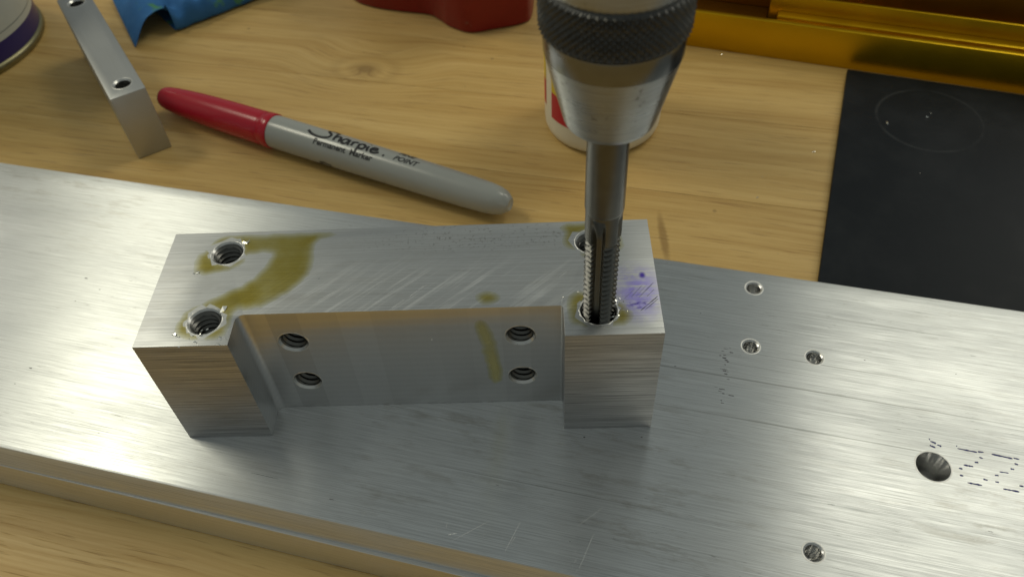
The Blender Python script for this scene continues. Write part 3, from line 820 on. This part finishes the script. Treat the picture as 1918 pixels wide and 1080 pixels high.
# ================================================================== can at the left edge
can = empty('can', (-162.0, 200.0, ZT)); tag(can, 'round tin can with white label and violet blue lower band at the left edge', 'can')
def cp(name, prof, mat, smooth=40):
    v, f = lathe(prof, 96); return mesh(name, v, f, mat, can, smooth=smooth)
cp('bottom_rim', [(36.5, 1.2), (37.6, .05), (38.6, .3), (38.9, 1.0), (38.85, 2.5), (38.3, 3.2), (37.9, 3.4)], CAN_TIN)
cp('blue_band', [(37.9, 3.4), (38.0, 4), (38.0, 10.4)], CAN_BLUE)
lab = cp('white_label', [(38.0, 10.4), (38.02, 10.6), (38.02, 96)], CAN_WHITE)
cp('top_rim', [(38.0, 96), (38.6, 96.6), (38.9, 98), (38.4, 99.2), (37.4, 99), (36.8, 97), (0.001, 96.6)], CAN_TIN)
def ring_strip(r, a0, a1, z0, z1, n=14):
    V, F = [], []
    for i in range(n+1):
        a = R_(a0+(a1-a0)*i/n); V += [(r*math.cos(a), r*math.sin(a), z0), (r*math.cos(a), r*math.sin(a), z1)]
    for i in range(n): F.append((2*i, 2*i+2, 2*i+3, 2*i+1))
    return V, F
V, F = ring_strip(38.07, -150, 80, 13.0, 13.25, 80)
mesh('printed_line', V, F, CAN_TEXT, can)
V, F = join([ring_strip(38.07, a, b, z, z+h) for a, b, z, h in [(-62, -58, 18.4, 1.1), (-57, -54, 18.2, 1.3), (-52.5, -46, 18.5, 1.0), (-44, -41, 18.3, 1.2), (-39, -30, 18.4, 1.1), (-60, -51, 22, .9), (-49, -40, 22.2, .9), (-33, -31, 15.2, .5), (-47, -46, 15.3, .6)]])
mesh('printed_lettering', V, F, CAN_TEXT, can)

# ================================================================== blue shop towel
tw = empty('shop_towel', (-68, 205, ZT)); tag(tw, 'crumpled blue shop towel with green specks at the top edge', 'towel')
def towel():
    A = Vector((.773, .634)); Q = Vector((-.634, .773))
    prof = catmull([(33, .3), (20, .3), (8, .35), (0, .4), (-1.2, 3), (-.2, 6.5), (3.4, 9.2), (9, 9.8), (17, 8.6), (27, 6.2), (37, 3)], 4)
    rows, V, F = [], [], []
    def P(u, p, z):
        q = A*u+Q*p
        n1 = mnoise.noise((u*.09, p*.12, 1.3))*3.6+mnoise.noise((u*.25, p*.3, 4.1))*1.8
        cr_ = 3.4*(1-abs(mnoise.noise((u*.11+p*.05, p*.13-u*.04, 8.8)))*2.6)
        return (q.x, q.y, max(.25, z+(n1+cr_)*min(1, z/5)))
    us = [2.2*k for k in range(40)]
    for u in us: rows.append([P(u, p*(1+.004*u), z*(1-.002*u)) for p, z in prof])
    m_ = len(prof)
    for r in rows: V += r
    for j in range(len(rows)-1):
        for i in range(m_-1): F.append((j*m_+i, j*m_+i+1, (j+1)*m_+i+1, (j+1)*m_+i))
    # the free end: a flap from the crest of the roll down to a point on the bench
    i0 = 25
    edge = rows[0][i0:]; ne = len(edge)
    T = Vector((-12.5, -12.9, .4)); Lp = Vector((-36, 28.3, 2.0))
    base = len(V); K = 9; cols = []
    for k in range(1, K+1):
        s = k/K; line = []
        for i in range(ne):
            w = i/(ne-1); a = Vector(edge[i]); b = T.lerp(Lp, w)
            q = a.lerp(b, s); q.z += math.sin(s*math.pi)*(3.2*(1-w)+1.0)+mnoise.noise((q.x*.2, q.y*.2, 7))*.9*math.sin(s*math.pi)
            line.append((q.x, q.y, max(.25, q.z)))
        cols.append(line)
    prev = [i0+i for i in range(ne)]
    for line in cols:
        ids = list(range(len(V), len(V)+ne)); V += line
        for i in range(ne-1): F.append((prev[i], ids[i], ids[i+1], prev[i+1]))
        prev = ids
    return V, F
V, F = towel()
o = mesh('folded_sheet', V, F, CLOTH, tw, smooth=179)
so = o.modifiers.new('thick', 'SOLIDIFY'); so.thickness = .0004; so.offset = 0
su = o.modifiers.new('sub', 'SUBSURF'); su.levels = 1; su.render_levels = 1

# ================================================================== red cast tool foot
rd = empty('tool_base', (0, 0, ZT)); tag(rd, 'dark red enamelled cast metal tool base at the top edge', 'tool base')
ol = catmull([(1.0, 226.5), (9.6, 218.3), (22, 213.4), (34.7, 209.8), (40, 205), (44.5, 199.6), (52.7, 194.6), (63, 196.6), (73.0, 199.6), (77.2, 204), (78.6, 218.8), (82, 262), (60, 290), (0, 290), (-8, 250)], 6, True)
bm = prism(ol, .05, 46)
es = [e for e in bm.edges if abs(e.verts[0].co.z-e.verts[1].co.z) < .01 and e.verts[0].co.z > 1]
bmesh.ops.bevel(bm, geom=es, offset=3.0, segments=4, affect='EDGES', profile=.5)
es = [e for e in bm.edges if abs(e.verts[0].co.z-e.verts[1].co.z) < .01 and e.verts[0].co.z < .1]
bmesh.ops.bevel(bm, geom=es, offset=1.2, segments=3, affect='EDGES', profile=.5)
bm_obj('casting', bm, RED_PAINT, rd, smooth=50)
vv, ff = lathe([(15, 0), (15, 6), (14, 7.2), (7.5, 7.4), (7.5, 40), (0.001, 40)], 48)
mesh('post', vv, ff, STEEL, rd, smooth=35, loc=(38, 248, 46))

# ================================================================== white bottle behind the chuck
bt = empty('bottle', (100.3, 135.3, ZT)); tag(bt, 'white plastic bottle with red and yellow label behind the drill chuck', 'bottle')
def bp_(name, prof, mat, smooth=45):
    v, f = lathe(prof, 96); return mesh(name, v, f, mat, bt, smooth=smooth)
bp_('bottle_body', [(0.001, .8), (13, .8), (15.5, .1), (17.4, .35), (18.7, 1.3), (19.35, 3), (19.5, 5), (19.5, 58), (19.2, 60.5), (17.6, 63.5), (13, 67), (9.5, 69), (9.0, 71)], WHITE_PLASTIC)
bp_('screw_cap', [(9.0, 71), (11.2, 71.1), (11.4, 72), (11.2, 84), (10.4, 85), (0.001, 85.2)], LABEL_YELLOW)
def patch(name, a0, a1, z0, z1, mat, dz=0.0, r=19.56):
    V, F = [], []; n = 36
    for i in range(n+1):
        k = i/n; a = R_(a0+(a1-a0)*k); V += [(r*math.cos(a), r*math.sin(a), z0+dz*k), (r*math.cos(a), r*math.sin(a), z1+dz*k)]
    for i in range(n): F.append((2*i, 2*i+2, 2*i+3, 2*i+1))
    return mesh(name, V, F, mat, bt, smooth=179)
patch('red_label', -153.5, -10, 9.2, 19.0, LABEL_RED)
patch('yellow_label', -153.5, -10, 19.05, 34, LABEL_YELLOW)
patch('red_label', -236, -167, 11, 20.5, LABEL_RED)
patch('yellow_label', -236, -167, 20.55, 34, LABEL_YELLOW)

# ================================================================== yellow stepped rail
RA = math.atan2(-37.5, 107.2)
rl = empty('stepped_rail', (138.34, 179.25, ZT), RA); tag(rl, 'long yellow anodised stepped metal rail along the top right', 'rail')
def rp(name, prof, x0, x1, mat, bev=.25):
    bm = bar_profile(prof, x0, x1)
    bmesh.ops.recalc_face_normals(bm, faces=bm.faces)
    bmesh.ops.bevel(bm, geom=bm.edges[:], offset=bev, segments=2, affect='EDGES', profile=.5)
    return bm_obj(name, bm, mat, rl, smooth=40)
rp('front_wall', [(0, .05), (0, 14.4), (2.0, 14.4), (2.0, 10.6), (2.6, 10.0), (6.2, 10.0), (6.2, .05)], -20, 260, GOLD)
rp('slide_bar', [(6.4, .05), (6.4, 13.2), (10.6, 13.2), (10.6, .05)], 27.5, 260, GOLD)
rp('inner_wall', [(10.8, .05), (10.8, 19.0), (12.0, 19.0), (12.0, 12.0), (18, 12.0), (18, .05)], 24, 260, GOLD)
rp('floor_strip', [(6.4, .05), (6.4, 9.6), (18, 9.6), (18, .05)], -20, 23.6, GOLD_DARK)
rp('back_wall', [(18.2, .05), (18.2, 30), (19.6, 31.5), (23, 31.5), (23, .05)], -20, 260, GOLD_DARK)

# ================================================================== black sheet on the bench
ss = empty('black_sheet', (152.6, 52.6, ZT), RA); tag(ss, 'scuffed flat black sheet with a worn ring mark, lying beside the yellow rail', 'sheet')
bm = box_bm(0, 150, 0, 111.6, .03, 2.1, .35, 2)
bm_obj('sheet', bm, BLACK, ss, smooth=40)
V, F = crumbs([(207.5, 128.4, .1, 1), (209.6, 130.6, .15, 3), (196.0, 100.5, .1, 1), (193.5, 126.0, .2, 1)], .40, 21)
o = mesh('swarf', V, F, SWARF, None, loc=(0, 0, ZT+2.12)); tag(o, 'tiny bright metal crumbs lying on the black sheet', 'swarf', kind='stuff')
